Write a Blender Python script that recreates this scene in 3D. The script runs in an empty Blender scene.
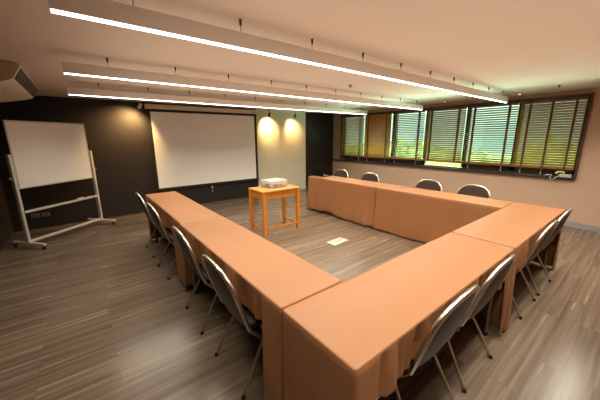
import bpy, math, random
from mathutils import Vector, Matrix, noise
random.seed(7)
scene = bpy.context.scene
COL = scene.collection
PI = math.pi

# ------------------------------------------------------------------ room
XL, XR, YB, YF, ZC = -1.117, 6.683, 6.741, -1.7, 2.322

# ------------------------------------------------------------------ materials
def lin(c):
    c /= 255.0
    return c / 12.92 if c <= .04045 else ((c + .055) / 1.055) ** 2.4
def rgb(r, g, b): return (lin(r), lin(g), lin(b), 1)

def new_mat(name):
    m = bpy.data.materials.new(name); m.use_nodes = True
    nt = m.node_tree
    return m, nt, nt.nodes, nt.links, nt.nodes['Principled BSDF']

def mat(name, col, rough=.5, metal=0., var=.06, scale=6., bump=0., bscale=40., spec=.5, coat=0.):
    """principled with a little procedural colour and roughness variation"""
    m, nt, N, L, P = new_mat(name)
    tc = N.new('ShaderNodeTexCoord')
    nz = N.new('ShaderNodeTexNoise'); nz.inputs['Scale'].default_value = scale; nz.inputs['Detail'].default_value = 4
    L.new(tc.outputs['Object'], nz.inputs['Vector'])
    mx = N.new('ShaderNodeMix'); mx.data_type = 'RGBA'
    mx.inputs['A'].default_value = tuple(c * (1 - var) for c in col[:3]) + (1,)
    mx.inputs['B'].default_value = tuple(min(1, c * (1 + var)) for c in col[:3]) + (1,)
    L.new(nz.outputs['Fac'], mx.inputs['Factor']); L.new(mx.outputs['Result'], P.inputs['Base Color'])
    P.inputs['Roughness'].default_value = rough; P.inputs['Metallic'].default_value = metal
    P.inputs['Specular IOR Level'].default_value = spec
    P.inputs['Coat Weight'].default_value = coat
    if bump:
        n2 = N.new('ShaderNodeTexNoise'); n2.inputs['Scale'].default_value = bscale; n2.inputs['Detail'].default_value = 3
        L.new(tc.outputs['Object'], n2.inputs['Vector'])
        b = N.new('ShaderNodeBump'); b.inputs['Strength'].default_value = bump; b.inputs['Distance'].default_value = .01
        L.new(n2.outputs['Fac'], b.inputs['Height']); L.new(b.outputs['Normal'], P.inputs['Normal'])
    return m

def wood(name, c1, c2, axis='X', rough=.45, scale=1.):
    m, nt, N, L, P = new_mat(name)
    tc = N.new('ShaderNodeTexCoord'); mp = N.new('ShaderNodeMapping')
    s = [30 * scale] * 3; s['XYZ'.index(axis)] = 2.0 * scale
    mp.inputs['Scale'].default_value = s
    L.new(tc.outputs['Object'], mp.inputs['Vector'])
    nz = N.new('ShaderNodeTexNoise'); nz.inputs['Scale'].default_value = 1.6; nz.inputs['Detail'].default_value = 5
    L.new(mp.outputs['Vector'], nz.inputs['Vector'])
    cr = N.new('ShaderNodeValToRGB'); cr.color_ramp.elements[0].position = .3; cr.color_ramp.elements[1].position = .7
    cr.color_ramp.elements[0].color = c1; cr.color_ramp.elements[1].color = c2
    L.new(nz.outputs['Fac'], cr.inputs['Fac']); L.new(cr.outputs['Color'], P.inputs['Base Color'])
    P.inputs['Roughness'].default_value = rough
    return m

def emis(name, col, s):
    m, nt, N, L, P = new_mat(name)
    P.inputs['Base Color'].default_value = (.8, .8, .8, 1)
    P.inputs['Emission Color'].default_value = col; P.inputs['Emission Strength'].default_value = s
    return m

def floor_mat():
    m, nt, N, L, P = new_mat('wood_look_floor')
    tc = N.new('ShaderNodeTexCoord')
    br = N.new('ShaderNodeTexBrick'); br.offset = .37; br.inputs['Scale'].default_value = 1
    br.inputs['Brick Width'].default_value = 1.2; br.inputs['Row Height'].default_value = .15
    br.inputs['Mortar Size'].default_value = .0016; br.inputs['Mortar Smooth'].default_value = .3
    br.inputs['Color1'].default_value = (.0, .0, .0, 1); br.inputs['Color2'].default_value = (1, 1, 1, 1)
    br.inputs['Mortar'].default_value = (.0, .0, .0, 1)
    L.new(tc.outputs['Object'], br.inputs['Vector'])
    mp = N.new('ShaderNodeMapping'); mp.inputs['Scale'].default_value = (.6, 17, 1)
    L.new(tc.outputs['Object'], mp.inputs['Vector'])
    off = N.new('ShaderNodeVectorMath'); off.operation = 'MULTIPLY_ADD'
    L.new(br.outputs['Color'], off.inputs[0]); off.inputs[1].default_value = (17, 9, 3); L.new(mp.outputs['Vector'], off.inputs[2])
    nz = N.new('ShaderNodeTexNoise'); nz.inputs['Scale'].default_value = 1.5; nz.inputs['Detail'].default_value = 4; nz.inputs['Roughness'].default_value = .5
    nz.inputs['Distortion'].default_value = .1
    L.new(off.outputs[0], nz.inputs['Vector'])
    cr = N.new('ShaderNodeValToRGB'); e = cr.color_ramp.elements
    e[0].position = .36; e[0].color = FLOOR_D; e[1].position = .64; e[1].color = FLOOR_L
    L.new(nz.outputs['Fac'], cr.inputs['Fac'])
    mx = N.new('ShaderNodeMix'); mx.data_type = 'RGBA'; mx.blend_type = 'MULTIPLY'; mx.inputs['Factor'].default_value = 1
    mr = N.new('ShaderNodeMapRange'); mr.inputs['To Min'].default_value = .82; mr.inputs['To Max'].default_value = 1.08
    L.new(br.outputs['Color'], mr.inputs['Value'])
    L.new(cr.outputs['Color'], mx.inputs['A']); L.new(mr.outputs['Result'], mx.inputs['B'])
    m2 = N.new('ShaderNodeMix'); m2.data_type = 'RGBA'; m2.inputs['B'].default_value = (.05, .035, .028, 1)
    sc = N.new('ShaderNodeMath'); sc.operation = 'MULTIPLY'; sc.inputs[1].default_value = .4
    L.new(br.outputs['Fac'], sc.inputs[0]); L.new(sc.outputs[0], m2.inputs['Factor'])
    L.new(mx.outputs['Result'], m2.inputs['A']); L.new(m2.outputs['Result'], P.inputs['Base Color'])
    r = N.new('ShaderNodeMapRange'); r.inputs['To Min'].default_value = .18; r.inputs['To Max'].default_value = .32
    L.new(nz.outputs['Fac'], r.inputs['Value']); L.new(r.outputs['Result'], P.inputs['Roughness'])
    b = N.new('ShaderNodeBump'); b.inputs['Strength'].default_value = .08; b.inputs['Distance'].default_value = .002
    L.new(nz.outputs['Fac'], b.inputs['Height']); L.new(b.outputs['Normal'], P.inputs['Normal'])
    return m
FLOOR_D = (.118, .080, .056, 1); FLOOR_L = (.205, .146, .104, 1)

def slat_mat(name, c, trans):
    m, nt, N, L, P = new_mat(name)
    tc = N.new('ShaderNodeTexCoord'); mp = N.new('ShaderNodeMapping'); mp.inputs['Scale'].default_value = (40, 3, 60)
    L.new(tc.outputs['Object'], mp.inputs['Vector'])
    nz = N.new('ShaderNodeTexNoise'); nz.inputs['Scale'].default_value = 1.3; L.new(mp.outputs['Vector'], nz.inputs['Vector'])
    mx = N.new('ShaderNodeMix'); mx.data_type = 'RGBA'
    mx.inputs['A'].default_value = tuple(v * .75 for v in c[:3]) + (1,); mx.inputs['B'].default_value = c
    L.new(nz.outputs['Fac'], mx.inputs['Factor']); L.new(mx.outputs['Result'], P.inputs['Base Color'])
    P.inputs['Roughness'].default_value = .4
    t = N.new('ShaderNodeBsdfTranslucent'); L.new(mx.outputs['Result'], t.inputs['Color'])
    s = N.new('ShaderNodeMixShader'); s.inputs[0].default_value = trans
    L.new(P.outputs[0], s.inputs[1]); L.new(t.outputs[0], s.inputs[2])
    L.new(s.outputs[0], N['Material Output'].inputs['Surface'])
    return m

def glass_mat():
    m, nt, N, L, P = new_mat('tinted_glass')
    N.remove(P)
    t = N.new('ShaderNodeBsdfTransparent'); t.inputs['Color'].default_value = (.84, .98, .90, 1)
    g = N.new('ShaderNodeBsdfGlossy'); g.inputs['Roughness'].default_value = .03; g.inputs['Color'].default_value = (.9, 1, .96, 1)
    f = N.new('ShaderNodeFresnel'); f.inputs['IOR'].default_value = 1.45
    s = N.new('ShaderNodeMixShader'); L.new(f.outputs[0], s.inputs[0]); L.new(t.outputs[0], s.inputs[1]); L.new(g.outputs[0], s.inputs[2])
    L.new(s.outputs[0], N['Material Output'].inputs['Surface'])
    return m

def cloth_mat():
    m, nt, N, L, P = new_mat('terracotta_cloth')
    tc = N.new('ShaderNodeTexCoord')
    nz = N.new('ShaderNodeTexNoise'); nz.inputs['Scale'].default_value = 2.2; nz.inputs['Detail'].default_value = 3
    L.new(tc.outputs['Object'], nz.inputs['Vector'])
    mx = N.new('ShaderNodeMix'); mx.data_type = 'RGBA'
    mx.inputs['A'].default_value = CLOTH_A; mx.inputs['B'].default_value = CLOTH_B
    L.new(nz.outputs['Fac'], mx.inputs['Factor']); L.new(mx.outputs['Result'], P.inputs['Base Color'])
    P.inputs['Roughness'].default_value = .5; P.inputs['Sheen Weight'].default_value = .0
    P.inputs['Sheen Roughness'].default_value = .5; P.inputs['Sheen Tint'].default_value = (1, .78, .58, 1)
    P.inputs['Specular IOR Level'].default_value = .5
    n2 = N.new('ShaderNodeTexNoise'); n2.inputs['Scale'].default_value = 7; n2.inputs['Detail'].default_value = 4; n2.inputs['Distortion'].default_value = .8
    L.new(tc.outputs['Object'], n2.inputs['Vector'])
    b = N.new('ShaderNodeBump'); b.inputs['Strength'].default_value = .22; b.inputs['Distance'].default_value = .02
    L.new(n2.outputs['Fac'], b.inputs['Height']); L.new(b.outputs['Normal'], P.inputs['Normal'])
    return m
CLOTH_A = (.285, .119, .047, 1); CLOTH_B = (.335, .145, .060, 1)

def foliage_mat(name, a, b2):
    m, nt, N, L, P = new_mat(name)
    tc = N.new('ShaderNodeTexCoord'); nz = N.new('ShaderNodeTexNoise'); nz.inputs['Scale'].default_value = 5; nz.inputs['Detail'].default_value = 6
    L.new(tc.outputs['Object'], nz.inputs['Vector'])
    cr = N.new('ShaderNodeValToRGB'); cr.color_ramp.elements[0].position = .35; cr.color_ramp.elements[1].position = .65
    cr.color_ramp.elements[0].color = a; cr.color_ramp.elements[1].color = b2
    L.new(nz.outputs['Fac'], cr.inputs['Fac']); L.new(cr.outputs['Color'], P.inputs['Base Color']); P.inputs['Roughness'].default_value = .8
    return m

M = {}
M['floor'] = floor_mat()
M['ceiling'] = mat('warm_ceiling_paint', (.66, .53, .45, 1), .9, var=.02, scale=1.5)
M['wall'] = mat('tan_wall_paint', (.60, .41, .31, 1), .8, var=.03, scale=2, bump=.05, bscale=80)
M['beige'] = mat('beige_panel_paint', (.70, .66, .54, 1), .6, var=.03, scale=2)
M['olive'] = mat('olive_grey_paint', (.36, .31, .22, 1), .7, var=.03)
M['black'] = mat('black_wall_paint', (.015, .0095, .008, 1), .6, var=.25, scale=3, bump=.08, bscale=12)
M['dark_left'] = mat('dark_brown_wall', (.05, .032, .024, 1), .5, var=.2, scale=2)
M['trim_brown'] = wood('brown_window_wood', (.055, .028, .018, 1), (.11, .058, .035, 1), 'Y', .5)
M['sill'] = mat('dark_sill', (.05, .033, .028, 1), .45)
M['alu'] = mat('grey_baseboard', (.42, .42, .44, 1), .35, .3)
M['win_frame'] = mat('dark_window_frame', (.035, .028, .022, 1), .45)
M['cloth'] = cloth_mat()
M['chrome'] = mat('chrome_tube', (.55, .50, .46, 1), .3, 1., var=.03)
M['leg_steel'] = mat('brushed_steel_leg', (.45, .39, .34, 1), .32, .9, var=.05)
M['vinyl'] = mat('grey_brown_vinyl', (.052, .035, .031, 1), .4, var=.15, scale=9, bump=.12, bscale=25, spec=.16)
M['rubber'] = mat('black_rubber', (.012, .011, .011, 1), .6)
M['table_top'] = wood('folding_table_wood', (.16, .09, .05, 1), (.25, .15, .09, 1))
M['table_steel'] = mat('table_leg_steel', (.20, .18, .16, 1), .35, .8)
M['oak'] = wood('honey_oak', (.50, .165, .018, 1), (.64, .24, .032, 1), 'Z', .38)
M['oak_top'] = wood('honey_oak_top', (.52, .23, .06, 1), (.66, .32, .10, 1), 'X', .34)
M['white_alu'] = mat('white_aluminium', (.62, .56, .50, 1), .4, .15)
M['board'] = mat('white_board_enamel', (.88, .83, .80, 1), .45, var=.01, scale=1)
M['plastic_white'] = mat('white_plastic', (.52, .50, .48, 1), .4, var=.02)
M['plastic_cream'] = mat('cream_plastic', (.78, .69, .57, 1), .45, var=.03)
M['ac_side'] = mat('tan_plastic', (.42, .33, .20, 1), .55, var=.03)
M['dark_plastic'] = mat('dark_plastic', (.010, .010, .011, 1), .5)
M['matte_black'] = mat('matte_black_plastic', (.006, .006, .007, 1), .85, spec=.15)
M['grey_plastic'] = mat('grey_plastic', (.16, .14, .13, 1), .5)
M['screen_white'] = mat('projection_fabric', (.94, .92, .90, 1), .85, var=.01, scale=1)
M['screen_black'] = mat('screen_black_border', (.012, .010, .010, 1), .7)
M['light_body'] = mat('painted_light_body', (.80, .72, .67, 1), .5, var=.02)
M['led'] = emis('led_diffuser', (1, .90, .83, 1), 9.)
M['lamp_glow'] = emis('warm_lamp_glow', (1, .7, .35, 1), 12.)
M['down_glow'] = emis('downlight_glow', (1, .93, .8, 1), 3.)
M['wire'] = mat('steel_wire', (.12, .085, .065, 1), .4, .6)
M['glass'] = glass_mat()
M['slat_open'] = slat_mat('brown_slats', (.36, .24, .085, 1), .3)
M['slat_amber'] = slat_mat('amber_slats', (.62, .33, .09, 1), .5)
M['slat_tan'] = slat_mat('tan_slats', (.52, .34, .09, 1), .4)
M['tape'] = mat('brown_ladder_tape', (.16, .07, .035, 1), .8)
M['rail'] = slat_mat('amber_rail', (.40, .19, .05, 1), .15)
M['yellow'] = mat('yellow_plastic', (.75, .55, .18, 1), .5)
M['marker_blue'] = mat('blue_marker', (.03, .06, .25, 1), .4)
M['paper'] = mat('white_metal_plate', (.46, .43, .40, 1), .35, .1, var=.02)
M['hedge'] = foliage_mat('hedge_leaves', (.24, .25, .09, 1), (.56, .54, .24, 1))
M['grass'] = foliage_mat('garden_grass', (.34, .42, .36, 1), (.44, .52, .46, 1))
M['outer'] = mat('pale_garden_wall', (.84, .86, .80, 1), .8, var=.08, scale=.8)
M['outer_dark'] = mat('garden_wall_opening', (.62, .70, .68, 1), .3)

# ------------------------------------------------------------------ mesh builder
class MB:
    def __init__(s): s.v = []; s.f = []
    def add(s, vs, fs, mtx=None):
        o = len(s.v)
        s.v += [tuple(mtx @ Vector(v)) if mtx else tuple(v) for v in vs]
        s.f += [tuple(i + o for i in f) for f in fs]; return s
    def box(s, x0, x1, y0, y1, z0, z1, bev=0., mtx=None):
        if bev <= 0:
            vs = [(x, y, z) for z in (z0, z1) for y in (y0, y1) for x in (x0, x1)]
            return s.add(vs, [(0, 2, 3, 1), (4, 5, 7, 6), (0, 1, 5, 4), (2, 6, 7, 3), (0, 4, 6, 2), (1, 3, 7, 5)], mtx)
        import bmesh
        bm = bmesh.new(); bmesh.ops.create_cube(bm, size=1)
        for v in bm.verts:
            v.co = Vector(((x0 + x1) / 2 + v.co.x * (x1 - x0), (y0 + y1) / 2 + v.co.y * (y1 - y0), (z0 + z1) / 2 + v.co.z * (z1 - z0)))
        b = min(bev, .49 * min(x1 - x0, y1 - y0, z1 - z0))
        bmesh.ops.bevel(bm, geom=bm.edges[:], offset=b, segments=2, affect='EDGES', profile=.5)
        bm.verts.index_update()
        vs = [v.co.copy() for v in bm.verts]; fs = [[v.index for v in f.verts] for f in bm.faces]; bm.free()
        return s.add(vs, fs, mtx)
    def bar(s, a, b, w, h, up=(0, 0, 1), w2=None, h2=None):
        """rectangular bar from a to b, w across, h along `up`; optional taper"""
        a, b = Vector(a), Vector(b); d = (b - a).normalized(); up = Vector(up)
        sd = d.cross(up).normalized(); u = sd.cross(d).normalized()
        w2 = w if w2 is None else w2; h2 = h if h2 is None else h2
        vs = [p + sd * (i * ww / 2) + u * (j * hh / 2) for p, ww, hh in ((a, w, h), (b, w2, h2)) for i, j in ((-1, -1), (1, -1), (1, 1), (-1, 1))]
        return s.add(vs, [(3, 2, 1, 0), (4, 5, 6, 7), (0, 1, 5, 4), (1, 2, 6, 5), (2, 3, 7, 6), (3, 0, 4, 7)])
    def tube(s, pts, r, n=10, closed=False, caps=True, flat=1.):
        pts = [Vector(p) for p in pts]; k = len(pts); rs = r if isinstance(r, (list, tuple)) else [r] * k
        rings = []; up = None
        for i, p in enumerate(pts):
            a = pts[i - 1] if (i > 0 or closed) else p; b = pts[(i + 1) % k] if (i < k - 1 or closed) else p
            t = (b - a).normalized()
            if up is None:
                up = Vector((0, 0, 1)) if abs(t.z) < .9 else Vector((1, 0, 0))
            sd = t.cross(up)
            if sd.length < 1e-4: sd = t.cross(Vector((0, 1, 0)))
            sd.normalize(); up = sd.cross(t).normalized()
            rings.append([p + (sd * math.cos(2 * PI * j / n) + up * math.sin(2 * PI * j / n) * flat) * rs[i] for j in range(n)])
        vs = [v for rg in rings for v in rg]; fs = []
        for i in range(k if closed else k - 1):
            i2 = (i + 1) % k
            for j in range(n):
                j2 = (j + 1) % n; fs.append((i * n + j, i * n + j2, i2 * n + j2, i2 * n + j))
        if caps and not closed:
            fs.append(tuple(reversed(range(n)))); fs.append(tuple((k - 1) * n + j for j in range(n)))
        return s.add(vs, fs)
    def prism(s, prof, y0, y1, axis='Y'):
        """extrude a closed 2-D profile; axis Y: prof is (x,z)"""
        n = len(prof)
        if axis == 'Y': vs = [(p[0], y, p[1]) for y in (y0, y1) for p in prof]
        elif axis == 'X': vs = [(y, p[0], p[1]) for y in (y0, y1) for p in prof]
        else: vs = [(p[0], p[1], y) for y in (y0, y1) for p in prof]
        fs = [tuple(range(n)), tuple(reversed(range(n, 2 * n)))] + [(i, i + n, (i + 1) % n + n, (i + 1) % n) for i in range(n)]
        return s.add(vs, fs)
    def build(s, name, m, parent=None, smooth=True, loc=None):
        me = bpy.data.meshes.new(name); me.from_pydata(s.v, [], s.f); me.update()
        import bmesh
        bm = bmesh.new(); bm.from_mesh(me); bmesh.ops.recalc_face_normals(bm, faces=bm.faces[:]); bm.to_mesh(me); bm.free()
        if smooth:
            me.shade_smooth(); me.set_sharp_from_angle(angle=math.radians(38))
        me.materials.append(m)
        o = bpy.data.objects.new(name, me); COL.objects.link(o)
        if parent: o.parent = parent
        if loc: o.location = loc
        return o

def tag(o, label=None, cat=None, group=None, kind=None):
    if label: o['label'] = label
    if cat: o['category'] = cat
    if group: o['group'] = group
    if kind: o['kind'] = kind
    return o
def thing(name, label, cat, loc=(0, 0, 0), rz=0., group=None):
    o = bpy.data.objects.new(name, None); o.empty_display_size = .1; COL.objects.link(o)
    o.location = loc; o.rotation_euler = (0, 0, rz); return tag(o, label, cat, group)
def struct(name, mb, m, label, parent=None, cat=None):
    o = mb.build(name, m, parent, smooth=False)
    return tag(o, label, cat, kind='structure') if not parent else o
def copy_tree(o, parent=None):
    c = o.copy(); COL.objects.link(c)
    if parent: c.parent = parent
    for ch in list(o.children): copy_tree(ch, c)
    return c

# ------------------------------------------------------------------ setting
T = .12
struct('floor', MB().box(XL - T, XR + T, YF - T, YB + T, -.1, 0), M['floor'], 'grey brown wood-look plank floor of the meeting room', cat='floor')
struct('ceiling', MB().box(XL - T, XR + T, YF - T, YB + T, ZC, ZC + .12), M['ceiling'], 'plain warm white painted ceiling over the room', cat='ceiling')
struct('wall_left', MB().box(XL - T, XL, YF, YB, 0, ZC), M['dark_left'], 'dark brown wall on the left beside the whiteboard', cat='wall')
struct('wall_near', MB().box(XL - T, XR + T, YF - T, YF, 0, ZC), M['wall'], 'tan wall behind the camera', cat='wall')
struct('wall_back', MB().box(XL - T, 3.80, YB, YB + T, 0, ZC), M['black'], 'black wall behind the whiteboard and projection screen', cat='wall')
bp = MB().box(3.80, 5.50, YB, YB + T, 0, .895).box(3.80, 5.50, YB, YB + T, .905, ZC).box(3.80, 5.5, YB + .01, YB + T, .895, .905)
struct('wall_back_beige', bp, M['beige'], 'beige panelled wall between screen and dark doorway wall', cat='wall')
struct('wall_back_dark', MB().box(5.50, XR + T, YB, YB + T, 0, ZC), M['black'], 'narrow black wall section beside the window wall', cat='wall')
# right wall with its long opening
WY0, WY1, WZ0, WZ1 = .83, 6.33, .86, 2.235
rw = MB()
rw.box(XR, XR + T, YF, YB, 0, WZ0); rw.box(XR, XR + T, YF, YB, WZ1, ZC)
rw.box(XR, XR + T, YF, WY0, WZ0, WZ1)
struct('wall_right', rw, M['wall'], 'tan window wall on the right under the blinds', cat='wall')
struct('wall_right_corner', MB().box(XR - .004, XR + T, WY1, YB, WZ0, ZC), M['olive'], 'olive grey strip of wall between window and far corner', cat='wall')
struct('baseboard_right', MB().box(XR - .014, XR, YF, YB, 0, .095), M['alu'], 'grey metal baseboard along the window wall', cat='baseboard')
struct('baseboard_back', MB().box(3.80, 5.50, YB - .01, YB, 0, .06), M['beige'], 'low beige baseboard under the beige panel', cat='baseboard')
struct('trim_1', MB().box(XR - .05, XR + T, WY0 - .03, YB, .825, .865, .004), M['sill'], 'long dark window sill under the blinds', cat='window sill')
struct('trim_2', MB().box(XR - .03, XR + .03, WY0 - .035, WY0, .865, 2.26), M['trim_brown'], 'brown vertical trim at the right end of the window', cat='trim')
struct('trim_3', MB().box(XR - .03, XR + .02, WY1, WY1 + .05, .865, 2.26), M['trim_brown'], 'brown vertical trim at the far end of the window', cat='trim')
# windows
NW = 6; WP = (WY1 - WY0) / NW
for i in range(NW):
    y0 = WY1 - (i + 1) * WP; y1 = y0 + WP
    fr = MB(); xa, xb = XR + .05, XR + .10; w = .04
    fr.box(xa, xb, y0, y1, WZ0, WZ0 + (.03 if i == 3 else .125)); fr.box(xa, xb, y0, y1, WZ1 - w, WZ1)
    fr.box(xa, xb, y0, y0 + w, WZ0 + w, WZ1 - w); fr.box(xa, xb, y1 - w, y1, WZ0 + w, WZ1 - w)
    fr.box(xa + .01, xb - .01, y0 + w, y1 - w, .985, 1.03)
    o = struct('window_%d' % (i + 1), fr, M['win_frame'], ['farthest window, by the black wall section', 'second window from the far corner, behind the amber blind',
        'third window from the far corner', 'fourth window from the far corner', 'fifth window from the far corner', 'nearest window at the right end of the row'][i], cat='window')
    g = MB().box(XR + .072, XR + .078, y0 + w, y1 - w, WZ0 + w, WZ1 - w).build('window_pane', M['glass'], o, smooth=False)

# ------------------------------------------------------------------ blinds
blind_spec = [
    ('slat_tan', 50, 'brown slatted blind on the farthest window, next to black wall', 2),
    ('slat_amber', 60, 'nearly closed amber slatted blind, second from the far corner', 2),
    ('slat_open', 32, 'open brown slatted blind right beside the amber closed blind', 2),
    ('slat_tan', 46, 'slatted blind on the fourth window, above the third chair by the wall', 2),
    ('slat_open', 32, 'open slatted blind second from the right end of the windows', 2),
    ('slat_tan', 54, 'wide tan slatted blind at the right end above the cream telephone', 3)]
for i, (mk, tilt, lab, nt_) in enumerate(blind_spec):
    y1 = WY1 - i * WP - .012; y0 = WY1 - (i + 1) * WP + .012
    xc = XR - .045
    if i in (1, 5): xc -= .004
    b = thing('window_blind', lab, 'blind', (xc, (y0 + y1) / 2, 1.0), group='wooden slatted blinds along the windows')
    hw = (y1 - y0) / 2
    MB().box(-.032, .032, -hw, hw, 1.180, 1.245, .004).build('headrail', M['trim_brown'], b)
    sl = MB(); n = 26; zt, zb = 1.165, .075; 
    for k in range(n):
        z = zb + (zt - zb) * k / (n - 1)
        R_ = Matrix.Translation((0, 0, z)) @ Matrix.Rotation(math.radians(tilt + random.uniform(-1.5, 1.5)), 4, 'Y')
        sl.box(-.0235, .0235, -hw + .004, hw - .004, -.0013, .0013, mtx=R_)
    tag(sl.build('slats', M[mk], b, smooth=False))
    MB().box(-.022, .022, -hw + .002, hw - .002, .0, .052, .004).build('bottom_rail', M['rail'], b)
    fr = {2: (-.34, .34), 3: (-.36, -.02, .33)}[nt_]
    for q in fr:
        y = q * (y1 - y0)
        t = MB()
        t.box(-.028, -.0265, y - .014, y + .014, -.002, 1.17); t.box(.0265, .028, y - .014, y + .014, -.002, 1.17)
        t.build('ladder_tape', M['tape'], b, smooth=False)
        if not (i == 5 and q == -.36): MB().tube([(-.018, y, 0), (-.019, y + .002, -.07)], .0022, 6).tube([(-.019, y + .002, -.07), (-.019, y + .002, -.105)], [.004, .007], 8).build('cord_tassel', M['plastic_cream'], b)

# ------------------------------------------------------------------ outside the windows
tag(MB().box(XR + T, 30, -14, 24, -.4, -.3).build('garden_ground', M['grass'], smooth=False), 'green ground outside the windows', 'ground', kind='structure')
def blob_hedge(x, y0, y1, z0, z1, seed):
    m = MB(); rnd = random.Random(seed); import bmesh
    y = y0
    while y < y1:
        r = rnd.uniform(.5, .85)
        bm = bmesh.new(); bmesh.ops.create_icosphere(bm, subdivisions=3, radius=1)
        h = (z1 - z0) * rnd.uniform(.85, 1.1)
        vs = []
        for v in bm.verts:
            d = 1 + .28 * noise.noise(v.co * 3.1 + Vector((y, seed, 0))) + .14 * noise.noise(v.co * 9 + Vector((y, 0, seed)))
            vs.append((x + v.co.x * .55 * d + rnd.uniform(-.01, .01), y + v.co.y * r * d, z0 + h / 2 + v.co.z * h / 2 * d))
        fs = [[v.index for v in f.verts] for f in bm.faces]; bm.free()
        m.add(vs, fs); y += r * .75
    return m
tag(blob_hedge(8.9, -4, 13, -.35, 1.30, 3).build('hedge', M['hedge']), 'leafy green hedge seen through the blinds outside', 'hedge', kind='stuff')
gw = thing('garden_building', 'pale building beyond the hedge outside the windows', 'building', (15, 6, -.3))
MB().box(0, .4, -12, 16, 0, 3.1).build('wall', M['outer'], gw, smooth=False)
for k in range(7):
    MB().box(-.03, .03, -9 + k * 3.4, -7.6 + k * 3.4, 1.1, 2.5, .01).build('window', M['outer_dark'], gw)

# ------------------------------------------------------------------ tables and cloths
def make_table(cx, cy, horiz, label):
    t = thing('folding_table', label, 'table', (cx, cy, 0), 0 if horiz else PI / 2, 'folding tables under terracotta cloths')
    L_, W_ = 1.79, .43
    MB().box(-L_ / 2, L_ / 2, -W_ / 2, W_ / 2, .712, .738, .005).build('tabletop', M['table_top'], t)
    for sx in (-1, 1):
        for sy in (-1, 1):
            lg = MB().tube([(sx * .80, sy * .165, .712), (sx * .80, sy * .165, .012)], .016, 10).build('leg', M['table_steel'], t)
            MB().tube([(sx * .80, sy * .165, .03), (sx * .80, sy * .165, 0)], .021, 10).build('rubber_foot', M['rubber'], lg)
        MB().tube([(sx * .80, -.165, .16), (sx * .80, .165, .16)], .011, 8).build('crossbar', M['table_steel'], t)
    return t

def cloth(name, x0, x1, y0, y1, sides, label, seed, lift=0.):
    """sides: dict side -> (drop, amp, flare) or function(coord)->(drop, amp, flare)"""
    z = .75 + lift; r = .018; step = .018
    P = []   # (x,y,nx,ny,side,coord,weight)
    def run(ax, ay, bx, by, nx, ny, side):
        L_ = math.hypot(bx - ax, by - ay); n = max(2, int(L_ / step))
        for k in range(n + 1):
            t = k / n; P.append((ax + (bx - ax) * t, ay + (by - ay) * t, nx, ny, side, (ax + (bx - ax) * t) if ny else (ay + (by - ay) * t)))
    run(x0 + r, y0, x1 - r, y0, 0, -1, 'y-'); c = [(x1 - r, y0 + r, -PI / 2)]
    def corner(cx, cy, a0, sa, sb, ca, cb):
        for k in range(1, 4):
            a = a0 + k / 4 * PI / 2
            P.append((cx + r * math.cos(a), cy + r * math.sin(a), math.cos(a), math.sin(a), sa if k < 2 else sb, ca if k < 2 else cb))
    corner(x1 - r, y0 + r, -PI / 2, 'y-', 'x+', x1, y0)
    run(x1, y0 + r, x1, y1 - r, 1, 0, 'x+'); corner(x1 - r, y1 - r, 0, 'x+', 'y+', y1, x1)
    run(x1 - r, y1, x0 + r, y1, 0, 1, 'y+'); corner(x0 + r, y1 - r, PI / 2, 'y+', 'x-', x0, y1)
    run(x0, y1 - r, x0, y0 + r, -1, 0, 'x-'); corner(x0 + r, y0 + r, PI, 'x-', 'y-', y0, x0)
    n = len(P)
    par = []
    for (x, y, nx, ny, sd, co) in P:
        q = sides[sd]; par.append(q(co) if callable(q) else q)
    # smooth the amplitudes and flares around the loop, keep hems crisp
    amp = [p[1] for p in par]; fl = [p[2] for p in par]
    for _ in range(3):
        amp = [min(amp[i], (amp[i - 1] + amp[i] + amp[(i + 1) % n]) / 3) for i in range(n)]
        fl = [min(fl[i], (fl[i - 1] + fl[i] + fl[(i + 1) % n]) / 3) for i in range(n)]
    drop = [p[0] for p in par]
    ds = [.0, .006, .02, .05, .09, .13, .17, .21, .27, .34, .42, .5, .58, .66, 1.0]
    rows = 20; vs = []; 
    dist = 0; dd = []
    for i in range(n):
        dd.append(dist); a = P[i]; b = P[(i + 1) % n]; dist += math.hypot(a[0] - b[0], a[1] - b[1])
    # inner ring
    for (x, y, nx, ny, sd, co) in P: vs.append((x - nx * .014, y - ny * .014, z + .0005))
    for k in range(rows + 1):
        t = k / rows
        for i, (x, y, nx, ny, sd, co) in enumerate(P):
            D = drop[i]; short = D < .5
            if k == 0: out = -.004; zz = z - .001
            elif k == 1: out = 0.; zz = z - .006
            else:
                tt = (k - 1) / (rows - 1); zz = z - .006 - tt * (D - .006)
                depth = z - zz
                g = min(1, depth / .13) if short else min(1, depth / .6)
                w1 = noise.noise(Vector((dd[i] * (15 if short else 4.2), seed * 3.7, depth * 1.1)))
                w2 = noise.noise(Vector((dd[i] * (34 if short else 11), seed * 9.1, depth * .7)))
                out = fl[i] * g + amp[i] * g * (1.2 * w1 + .6 * w2 + (-.15 if short else .35))
                hemw = noise.noise(Vector((dd[i] * 2.3, seed, 4)))
                if amp[i] > .004: zz += tt * tt * (.018 if short else .010) * (hemw + .6)
            if amp[i] < .001: out = min(out, 0)
            vs.append((x + nx * out, y + ny * out, zz))
    fs = [tuple(range(n))]
    for k in range(rows + 1):
        for i in range(n):
            j = (i + 1) % n; a = k * n; b = (k + 1) * n
            fs.append((a + i, b + i, b + j, a + j))
    m = MB(); m.add(vs, fs)
    # level of the hems next to floor
    o = m.build(name, M['cloth'])
    me = o.data; me.set_sharp_from_angle(angle=math.radians(75))
    so = o.modifiers.new('thickness', 'SOLIDIFY'); so.thickness = .003; so.offset = -1
    return tag(o, label, 'tablecloth', 'terracotta cloths over the folding tables')

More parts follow.
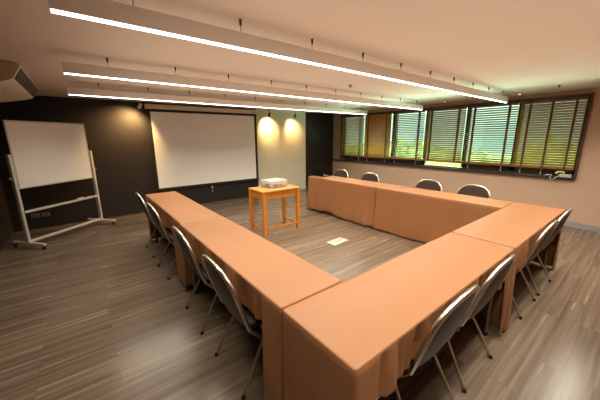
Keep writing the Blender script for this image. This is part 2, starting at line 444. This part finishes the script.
FULL = .738
def outer(lo, hi, short=.23, ampS=.034):
    def f(c):
        if c < lo or c > hi: return (FULL, .016, .012)
        return (short + .012 * math.sin(c * 9), ampS, .002)
    return f
INN = (FULL, .030, .012); ADJ = (.70, 0, 0); END = (FULL, .022, .012)
xlo, xli = .681, 1.134; yno, yni = .549, 1.029; xs = 2.521; xwi, xwo = 3.879, 4.344
make_table((xlo + xli) / 2, (2.855 + 4.75) / 2, False, 'folding table under the far cloth of the left row')
make_table((xlo + xli) / 2, (1.036 + 2.849) / 2, False, 'folding table under the near cloth of the left row')
make_table((xlo + xs) / 2, (yno + yni) / 2, True, 'folding table under the nearest cloth in the foreground')
make_table((xs + xwo) / 2, (yno + yni) / 2, True, 'folding table under the right front corner cloth')
make_table((xwi + xwo) / 2, (1.035 + 2.86) / 2, False, 'folding table under the near cloth of the window row')
make_table((xwi + xwo) / 2, (2.866 + 4.666) / 2, False, 'folding table under the far cloth carrying the laptop')
cloth('tablecloth', xlo + .012, xli - .004, 2.856, 4.75, {'x-': outer(3.19, 4.62), 'x+': INN, 'y-': ADJ, 'y+': END},
      'terracotta tablecloth on the left row, far table nearest the projection screen', 1)
cloth('tablecloth', xlo, xli, 1.037, 2.849, {'x-': outer(1.23, 2.80), 'x+': INN, 'y-': ADJ, 'y+': ADJ},
      'terracotta tablecloth on the left row, table in the middle of the left chairs', 2, .001)
def near_in(c): return ADJ if c < xli + .03 else INN
cloth('tablecloth', xlo, xs - .009, yno, yni, {'x-': END, 'x+': ADJ, 'y-': outer(.84, 2.43, .25, .034), 'y+': near_in},
      'terracotta tablecloth nearest the camera with its corner at the bottom of the photo', 3)
def corn_in(c): return ADJ if c > xwi - .03 else INN
cloth('tablecloth', xs + .008, xwo, yno, yni, {'x-': ADJ, 'x+': END, 'y-': outer(2.62, 4.22, .25, .034), 'y+': corn_in},
      'terracotta tablecloth at the right front corner of the table square', 4)
def win_in(c): return (FULL, .016, .008) if c < 2.75 else (FULL, .03, .01)
cloth('tablecloth', xwi, xwo, 1.035, 2.860, {'x-': win_in, 'x+': outer(1.05, 2.8), 'y-': ADJ, 'y+': ADJ},
      'terracotta tablecloth on the window row, near table in front of two chairs', 5)
def win_far(c):
    lift = .045 * math.exp(-((c - 4.0) / .22) ** 2)
    return (FULL - lift - .01, .034 + .05 * math.exp(-((c - 3.05) / .12) ** 2), .014)
cloth('tablecloth', xwi, xwo, 2.867, 4.666, {'x-': win_far, 'x+': outer(2.9, 4.6), 'y-': ADJ, 'y+': END},
      'terracotta tablecloth on the window row, far table with the laptop', 6, .001)

# ------------------------------------------------------------------ folding chairs (facing local +X)
def back_pt(t, v, off=0.):
    """point on the back: t 0 bottom..1 top, v across"""
    z = .435 + t * .435; u = -.150 - .125 * t - .012 * math.sin(PI * t)
    u -= .020 * (1 - (abs(v) / .22) ** 2)       # curved around the sitter
    n = Vector((.96, 0, .27))
    return Vector((u, v, z)) + n * off
def half_w(t):
    base = .200 + .028 * math.sin(min(1, t / .55) * PI / 2)
    if t > .42: 
        q = (t - .42) / .58; base *= max(0., 1 - q ** 3.1) ** (1 / 2.3)
    return base
def make_chair():
    c = thing('folding_chair', 'x', 'chair', group='folding chairs around the tables')
    # padded back
    rows, cols = 22, 14; vs = []; fs = []
    T0, T1 = .03, .965
    for side in (1, -1):
        for i in range(rows + 1):
            t = T0 + (T1 - T0) * (1 - (1 - i / rows) ** 1.5); hw = max(.004, half_w(t) - .014)
            for j in range(cols + 1):
                s = -1 + 2 * j / cols; e = (1 - abs(s) ** 4) * (1 - abs(2 * i / rows - 1) ** 6)
                vs.append(back_pt(t, s * hw, side * (.003 + (.010 if side > 0 else .005) * e)))
    w = cols + 1; H = (rows + 1) * w
    for i in range(rows):
        for j in range(cols):
            a = i * w + j; fs.append((a, a + 1, a + w + 1, a + w)); a += H; fs.append((a + w, a + w + 1, a + 1, a))
    for j in range(cols):
        fs.append((j, H + j, H + j + 1, j + 1)); a = rows * w + j; fs.append((a, a + 1, H + a + 1, H + a))
    for i in range(rows):
        a = i * w; fs.append((a, a + w, H + a + w, H + a)); a += cols; fs.append((a, H + a, H + a + w, a + w))
    MB().add(vs, fs).build('backrest', M['vinyl'], c)
    # chrome hoop round the back
    pts = []
    n = 26
    for k in range(n + 1):
        t = .0 + .985 * (1 - (1 - k / n) ** 2); pts.append(back_pt(t, half_w(t)))
    top = [back_pt(1., 0.)] 
    hoop = pts + top + [Vector((p.x, -p.y, p.z)) for p in reversed(pts)]
    MB().tube(hoop, .0135, 10).build('back_frame', M['chrome'], c)
    # seat
    m = MB(); vs = []; fs = []
    nr, nc = 12, 28
    def seat_ring(sc, z):
        out = []
        for k in range(nc):
            a = 2 * PI * k / nc; ca, sa = math.cos(a), math.sin(a)
            e = .42; px = math.copysign(abs(ca) ** e, ca) * .195 * sc + .03; py = math.copysign(abs(sa) ** e, sa) * (.195 + .012 * ca) * sc
            out.append((px, py, z + (px - .03) * .06))
        return out
    prof = [(.0, .432), (.90, .432), (.98, .438), (1., .450), (.985, .463), (.93, .472), (.75, .478), (.4, .480), (.02, .480)]
    for sc, z in prof: vs += seat_ring(max(sc, .02), z)
    for i in range(len(prof) - 1):
        for k in range(nc):
            k2 = (k + 1) % nc; fs.append((i * nc + k, i * nc + k2, (i + 1) * nc + k2, (i + 1) * nc + k))
    fs.append(tuple(range(nc))); fs.append(tuple((len(prof) - 1) * nc + k for k in range(nc)))
    m.add(vs, fs).build('seat', M['vinyl'], c)
    for s in (-1, 1):
        p0 = back_pt(0, s * .195)
        f = MB().tube([p0, (-.10, s * .198, .375), (.22, s * .205, .02)], .011, 10).build('leg', M['leg_steel'], c)
        MB().tube([(.208, s * .2046, .025), (.218, s * .205, .0)], .0135, 10).build('rubber_foot', M['rubber'], f)
        r = MB().tube([(.0, s * .186, .435), (-.03, s * .192, .375), (-.225, s * .222, .02)], .011, 10).build('leg', M['leg_steel'], c)
        MB().tube([(-.222, s * .2215, .025), (-.232, s * .2228, .0)], .0135, 10).build('rubber_foot', M['rubber'], r)
    MB().tube([(.10, -.2, .155), (.10, .2, .155)], .008, 8).build('stretcher', M['leg_steel'], c)
    MB().tube([(-.155, -.21, .15), (-.155, .21, .15)], .0, 8)
    MB().tube([(.03, -.19, .425), (.03, .19, .425)], .008, 8).build('seat_bar', M['leg_steel'], c)
    return c
spots = []
for y, lab, a in [(4.24, 'farthest on the left row, nearest the whiteboard', .0), (3.46, 'second from the screen on the left row', .02),
               (2.30, 'third from the screen on the left row', -.02), (1.56, 'nearest the camera on the left row', .0)]:
    spots.append((.815, y, a, 'grey-brown folding chair with chrome hoop, ' + lab))
for x, lab, a in [(1.385, 'in the foreground at the nearest cloth corner', .0), (1.97, 'second from the camera along the front row', .0),
               (3.13, 'third from the camera along the front row, past the seam', .0), (3.73, 'farthest along the front row, nearest the window wall', -.02)]:
    spots.append((x - .04, .732, PI / 2 + a, 'grey-brown folding chair ' + lab))
for y, lab, a in [(4.30, 'on the window side right behind the laptop', .0), (3.50, 'second from the laptop on the window side', .0),
               (2.27, 'third from the laptop on the window side', .04), (1.60, 'rightmost on the window side', -.03)]:
    spots.append((4.27, y, PI + a, 'folding chair, only its rounded back showing, ' + lab))
proto = make_chair()
for i, (x, y, a, lab) in enumerate(spots):
    o = proto if i == 0 else copy_tree(proto)
    o.location = (x, y, 0); o.rotation_euler = (0, 0, a); o['label'] = lab
    o['group'] = ['folding chairs along the left row', 'folding chairs along the front row', 'folding chairs along the window side'][i // 4]

# ------------------------------------------------------------------ small wooden table and projector
wt = thing('side_table', 'small honey oak wooden table carrying the white projector', 'table', (2.555, 3.985, 0))
hx, hy = .365, .235
MB().box(-hx - .012, hx + .012, -hy - .012, hy + .012, .722, .75, .005).build('tabletop', M['oak_top'], wt)
ap = MB()
ap.box(-hx + .03, hx - .03, -hy + .012, -hy + .032, .615, .722).box(-hx + .03, hx - .03, hy - .032, hy - .012, .615, .722)
ap.box(-hx + .012, -hx + .032, -hy + .03, hy - .03, .615, .722).box(hx - .032, hx - .012, -hy + .03, hy - .03, .615, .722)
ap.build('apron', M['oak'], wt)
for sx in (-1, 1):
    for sy in (-1, 1):
        MB().bar((sx * (hx - .026), sy * (hy - .026), .722), (sx * (hx - .022), sy * (hy - .022), 0), .066, .066, up=(0, 1, 0), w2=.050, h2=.050).build('leg', M['oak'], wt)
    MB().box(sx * (hx - .024) - .009, sx * (hx - .024) + .009, -hy + .03, hy - .03, .085, .115, .002).build('stretcher', M['oak'], wt)
MB().box(-hx + .03, hx - .03, -hy + .015, -hy + .033, .09, .12, .002).build('stretcher', M['oak'], wt)

pj = thing('projector', 'white projector standing on the small oak table', 'projector', (2.605, 4.07, .75), .10)
MB().box(-.18, .18, -.145, .145, .014, .120, .008).build('body', M['plastic_white'], pj)
MB().box(-.165, .165, -.13, .13, .0, .014).build('base', M['grey_plastic'], pj)
v = MB()
for k in range(6): v.box(-.1825, -.178, -.09 + k * .018, -.08 + k * .018, .03, .07)
v.build('vent', M['grey_plastic'], pj, smooth=False)
cp = MB()
for k, (a, b) in enumerate([(-.14, -.115), (-.10, -.06), (-.045, -.03), (.0, .03), (.05, .06)]): cp.box(a, b, -.1475, -.143, .035, .055)
cp.build('connectors', M['dark_plastic'], pj, smooth=False)
MB().tube([(-.10, .14, .06), (-.10, .165, .06)], .03, 20).build('lens', M['dark_plastic'], pj)
MB().box(-.03, .10, -.02, .03, .120, .1215, .001).build('button_panel', M['plastic_cream'], pj)

# laptop
lp = thing('laptop', 'black open laptop at the far end of the window-side tables', 'laptop', (4.13, 4.50, .753), .05)
MB().box(-.11, .12, -.165, .165, 0, .018, .004).build('base', M['dark_plastic'], lp)
MB().box(-.06, .06, -.14, .14, .018, .0195).build('keyboard', M['grey_plastic'], lp)
lid = MB(); R_ = Matrix.Translation((-.108, 0, .016)) @ Matrix.Rotation(math.radians(-12), 4, 'Y')
lid.box(-.004, .004, -.165, .165, 0, .215, .003, mtx=R_); lo = lid.build('lid', M['matte_black'], lp)
sc_ = MB().box(.0042, .0048, -.15, .15, .02, .2, mtx=R_).build('display', M['screen_black'], lo)

# floor plate
pl = thing('floor_socket', 'white rectangular socket cover set in the floor between the tables', 'floor socket', (2.965, 2.85, 0), .06)
MB().box(-.165, .165, -.09, .09, 0, .006, .002).build('cover', M['paper'], pl)
MB().box(-.10, .12, -.004, .004, .006, .0075).build('slot', M['grey_plastic'], pl)

# ------------------------------------------------------------------ projection screen
ps = thing('projection_screen', 'white pull-down projection screen with black border on the black wall', 'screen', (2.49, YB, 0))
MB().box(-1.31, 1.28, -.105, -.015, 2.19, 2.285, .012).build('casing', M['plastic_cream'], ps)
MB().box(-1.285, 1.285, -.062, -.058, .50, 2.19).build('border', M['screen_black'], ps, smooth=False)
MB().box(-1.225, 1.215, -.0645, -.0625, .505, 2.135).build('screen_surface', M['screen_white'], ps, smooth=False)
MB().box(-1.295, 1.295, -.072, -.05, .445, .50, .006).build('bottom_bar', M['screen_black'], ps)
MB().box(1.13, 1.25, -.108, -.104, 2.225, 2.24).build('nameplate', M['grey_plastic'], ps, smooth=False)
MB().tube([(-.03, -.06, .45), (-.03, -.06, .28)], .006, 8).tube([(-.065, -.06, .40), (.005, -.06, .40)], .007, 8).build('pull_handle', M['plastic_white'], ps)

# ------------------------------------------------------------------ whiteboard on wheels
P0 = Vector((-.783, 5.552, 0)); P1 = Vector((.127, 6.326, 0)); mid = (P0 + P1) / 2
ang = math.atan2(P1.y - P0.y, P1.x - P0.x); hl = (P1 - P0).length / 2
wb = thing('whiteboard', 'mobile whiteboard on a white wheeled stand by the left wall', 'whiteboard', mid, ang)
fr = MB(); z0, z1, a = .905, 1.835, hl - .03
MB().box(-a, a, -.008, .008, z0, z1).build('board', M['board'], wb, smooth=False)
fr.box(-a - .012, a + .012, -.013, .013, z1 - .006, z1 + .014, .003).box(-a - .012, a + .012, -.013, .013, z0 - .014, z0 + .006, .003)
fr.box(-a - .012, -a + .008, -.013, .013, z0, z1, .003).box(a - .008, a + .012, -.013, .013, z0, z1, .003).build('board_frame', M['white_alu'], wb)
for s in (-1, 1):
    MB().box(s * hl - .018 + s * .012, s * hl + .018 + s * .012, -.028, .028, .09, 1.385, .005).build('upright', M['white_alu'], wb)
    ft = MB().box(s * hl - .022 + s * .012, s * hl + .022 + s * .012, -.30, .30, .062, .098, .006).build('foot', M['white_alu'], wb)
    for q in (-1, 1):
        cx_ = s * hl + s * .012
        w = MB().tube([(cx_ - .012, q * .27, .028), (cx_ + .012, q * .27, .028)], .028, 16)
        w.box(cx_ - .016, cx_ + .016, q * .27 - .012, q * .27 + .012, .035, .064)
        w.build('caster', M['dark_plastic'], ft)
    MB().tube([(s * (hl - .01), 0, 1.05), (s * (hl + .07), 0, 1.05)], .02, 12).build('clamp_knob', M['grey_plastic'], wb)
MB().box(-hl, hl, -.014, .014, .085, .125, .004).build('bottom_bar', M['white_alu'], wb)
MB().box(-hl, hl, -.045, .02, .538, .562, .004).box(-hl, hl, -.05, -.045, .545, .578).build('pen_tray', M['white_alu'], wb)
rotm = Matrix.Rotation(ang, 4, 'Z')
def on_board(x, y, z): return mid + rotm @ Vector((x, y, z))
er = MB().box(-.055, .055, -.018, .018, 0, .022, .004)
er.build('eraser', M['plastic_cream'], None); e = bpy.data.objects['eraser']; e.location = on_board(.28, -.012, .5635); e.rotation_euler = (0, 0, ang)
tag(e, 'cream board eraser lying on the whiteboard tray', 'eraser')
mk = MB().tube([(-.06, 0, .008), (.03, 0, .008)], .008, 10).build('marker', M['plastic_white'])
mk.location = on_board(.44, -.015, .5635); mk.rotation_euler = (0, 0, ang + .1); tag(mk, 'white marker pen beside the eraser on the tray', 'marker')
MB().tube([(.03, 0, .008), (.06, 0, .008)], .0085, 10).build('cap', M['marker_blue'], mk)

# outlets under the whiteboard
for k, x in enumerate((-.80, -.66)):
    o = thing('wall_outlet', ['dark grey wall outlet left of its pair, low under the whiteboard', 'dark grey wall outlet right of its pair, low under the whiteboard'][k], 'outlet', (x, YB, .24), group='wall outlets under the whiteboard')
    MB().box(-.06, .06, -.01, 0, -.037, .037, .003).build('plate', M['grey_plastic'], o)
    MB().box(-.03, -.01, -.0115, -.009, -.012, .012).box(.012, .032, -.0115, -.009, -.012, .012).build('socket', M['dark_plastic'], o, smooth=False)

# ------------------------------------------------------------------ ceiling-mounted air conditioner
ac = thing('air_conditioner', 'cream curved air conditioner hanging under the ceiling at left', 'air conditioner', (0, 0, 0))
def acp():
    return [(-1.10, 2.315), (-.40, 2.315), (-.36, 2.308), (-.340, 2.29), (-.405, 2.175), (-.44, 2.150), (-.50, 2.130), (-.60, 2.11), (-.70, 2.09), (-.85, 2.07), (-1.10, 2.05)]
AY0, AY1 = 3.98, 5.62
MB().prism(acp(), AY0, AY1).build('housing', M['plastic_cream'], ac)
sp = [(-1.10, 2.312)] + [(x - .004, z) for x, z in acp()[1:-1]] + [(-1.10, 2.055)]
MB().prism(sp, AY0 - .012, AY0 - .0005).build('side_panel', M['ac_side'], ac)
# outlet on the front
def front(a, off): return (-.340 - .065 * a + off * .89, 2.29 - .125 * a - off * .46)
oa, ob, oc, od = front(.10, .003), front(.97, .003), front(.97, -.01), front(.10, -.01)
MB().prism([oa, ob, oc, od], AY0 + .05, AY1 - .06).build('air_outlet', M['dark_plastic'], ac, smooth=False)
lv = MB()
for k in range(3):
    p = front(.28 + .25 * k, .010); q = front(.36 + .25 * k, .003)
    lv.prism([p, (p[0] + .001, p[1] - .003), (q[0] + .001, q[1] - .003), q], AY0 + .06, AY1 - .07)
lv.build('louver', M['grey_plastic'], ac, smooth=False)

# ------------------------------------------------------------------ linear lights
def make_light(y):
    t = thing('linear_light', 'x', 'light', (0, y, 0), group='long suspended linear lights')
    x0, x1 = -.017, 5.942
    b = MB(); b.box(x0, x1, -.030, .030, 2.150, 2.240, .003); b.build('housing', M['light_body'], t)
    MB().box(x0 + .004, x1 - .004, -.022, .010, 2.144, 2.1505).build('diffuser', M['led'], t, smooth=False)
    for k in range(10):
        x = .32 + .6 * k
        w = MB().tube([(x, 0, 2.238), (x, 0, 2.292)], .0022, 6).tube([(x, 0, 2.285), (x, 0, ZC)], [.007, .011], 8)
        w.build('suspension', M['wire'], t)
    return t
for y, lab in [(1.78, 'nearest and longest-looking white linear light hung below the ceiling'), (3.313, 'middle of the three white linear lights below the ceiling'),
               (4.814, 'farthest of the three linear lights, just before the projection screen')]:
    t = make_light(y); t['label'] = lab


# ------------------------------------------------------------------ spotlights
def spot(x, y, z, tx, ty, tz, m, lab, power, ang_deg, glow=True):
    t = thing('spotlight', lab, 'spotlight', (x, y, 0), group='small ceiling spotlights')
    d = Vector((tx - x, ty - y, tz - z)).normalized()
    MB().tube([(0, 0, ZC - .001), (0, 0, ZC - .02)], .035, 16).tube([(0, 0, ZC - .02), (0, 0, z + .02)], .006, 8).build('mount', m, t)
    c0 = Vector((0, 0, z))
    MB().tube([c0 - d * .055, c0 - d * .05, c0 + d * .05], [.018, .027, .031], 18).build('head', m, t)
    MB().tube([c0 + d * .0505, c0 + d * .052], .024, 16).build('bulb', M['lamp_glow'], t)
    l = bpy.data.lights.new('spot_lamp', 'SPOT'); l.energy = power; l.color = (1, .62, .24); l.spot_size = math.radians(ang_deg); l.spot_blend = 1.0; l.shadow_soft_size = .02
    o = bpy.data.objects.new('spot_lamp', l); COL.objects.link(o); o.location = Vector((x, y, z)) + d * .065
    o.rotation_euler = d.to_track_quat('-Z', 'Y').to_euler()
spot(1.03, 6.30, 2.20, .80, 6.74, 1.68, M['plastic_cream'], 'white spotlight above the black wall left of the screen', 150, 120)
spot(4.02, 6.42, 2.17, 4.14, 6.74, 1.86, M['dark_plastic'], 'dark spotlight over the beige panel right beside the screen', 105, 90)
spot(4.86, 6.42, 2.17, 4.98, 6.74, 1.84, M['dark_plastic'], 'dark spotlight over the beige panel beside the black section', 62, 90)
# small ceiling fittings
for (x, y, lab) in [(3.22, 2.92, 'small sprinkler on the ceiling between the first two linear lights'), (5.79, 1.08, 'small sprinkler on the ceiling above the nearest blind')]:
    s = thing('sprinkler', lab, 'sprinkler', (x, y, 0), group='ceiling sprinklers')
    MB().tube([(0, 0, ZC), (0, 0, ZC - .006)], .03, 16).build('rosette', M['wire'], s)
    MB().tube([(0, 0, ZC - .006), (0, 0, ZC - .03)], .008, 8).tube([(0, 0, ZC - .03), (0, 0, ZC - .034)], .018, 12).build('head', M['wire'], s)
for (x, y, lab) in [(6.40, 1.72, 'small round recessed downlight at the ceiling above the right blinds'), (6.40, 3.05, 'small round recessed downlight at the ceiling above the middle blinds')]:
    s = thing('downlight', lab, 'light', (x, y, 0), group='recessed downlights by the windows')
    MB().tube([(0, 0, ZC), (0, 0, ZC - .006)], [.032, .030], 20).build('rim', M['plastic_white'], s)
    MB().tube([(0, 0, ZC - .006), (0, 0, ZC - .008)], .02, 20).build('lens', M['down_glow'], s)

# telephone on the sill
ph = thing('telephone', 'small cream telephone with a dangling cord at the right end of the window sill', 'telephone', (6.645, .985, .866), 0)
MB().box(-.045, .035, -.135, .03, 0, .055, .010).build('body', M['plastic_white'], ph)
MB().tube([(-.02, .075, .062), (-.025, .05, .090), (-.025, -.0, .095), (-.02, -.035, .075)], [.022, .015, .015, .021], 10).build('handset', M['yellow'], ph)
MB().tube([(-.04, .03, .02), (-.062, .06, .0), (-.066, .09, -.04), (-.064, .13, -.045), (-.062, .14, .0), (-.062, .12, .03), (-.062, .18, .035), (-.062, .21, .02)], .009, 8).build('cord', M['plastic_white'], ph)

# ------------------------------------------------------------------ lights
def area(name, loc, sx, sy, power, col, rot=(0, 0, 0), spread=180):
    l = bpy.data.lights.new(name, 'AREA'); l.shape = 'RECTANGLE'; l.size = sx; l.size_y = sy; l.energy = power; l.color = col; l.spread = math.radians(spread)
    o = bpy.data.objects.new(name, l); COL.objects.link(o); o.location = loc; o.rotation_euler = rot; return o
for y, pw in ((.25, 84), (1.78, 78), (3.313, 62), (4.814, 70)):  # first lamp has no fixture, added unseen to brighten the floor at right
    area('strip_or_fill_lamp', (2.96, y, 2.138), 5.9, .06, pw, (1, .94, .76), spread=138)
area('room_bounce_fill', (2.9, 2.2, 1.72), 5.4, 5.4, 46, (1, .89, .70), (PI, 0, 0), spread=150)  # added fill lamp floating mid-room, stands in for light bounced to the ceiling
#area('front_fill', (2.2, -1.2, 1.5), 5.5, 1.3, 3, (1, .86, .70), (math.radians(80), 0, 0))

area('garden_bounce_fill', (7.55, 3.6, .35), .9, 5.4, 1700, (.64, 1, .86), (0, math.radians(180 - 35), PI / 2 * 0))  # added unseen lamp outdoors, throws mint light up through the blinds
# world
w = bpy.data.worlds.new('sky'); scene.world = w; w.use_nodes = True
bg = w.node_tree.nodes['Background']; bg.inputs['Color'].default_value = (.93, 1.0, .95, 1); bg.inputs['Strength'].default_value = 2.6
sun = bpy.data.lights.new('sun', 'SUN'); sun.energy = 5.0; sun.angle = .3; sun.color = (1, .97, .9)
so = bpy.data.objects.new('sun', sun); COL.objects.link(so); so.rotation_euler = (math.radians(20), math.radians(28), 0)

# ------------------------------------------------------------------ camera
f, yaw, pit, rol, h = 276.808, .66302, .22309, -.00768, 1.5897
F = Vector((math.sin(yaw) * math.cos(pit), math.cos(yaw) * math.cos(pit), -math.sin(pit)))
R = Vector((math.cos(yaw), -math.sin(yaw), 0)); U = R.cross(F)
R2 = R * math.cos(rol) + U * math.sin(rol); U2 = -R * math.sin(rol) + U * math.cos(rol)
cd = bpy.data.cameras.new('camera'); cam = bpy.data.objects.new('camera', cd); COL.objects.link(cam)
mw = Matrix((( R2.x, U2.x, -F.x, 0), (R2.y, U2.y, -F.y, 0), (R2.z, U2.z, -F.z, h), (0, 0, 0, 1)))
cam.matrix_world = mw
cd.sensor_width = 36; cd.lens = f / 600 * 36; cd.clip_start = .02
scene.camera = cam
scene.view_settings.view_transform = 'Standard'
scene.view_settings.look = 'None'
scene.view_settings.exposure = 0
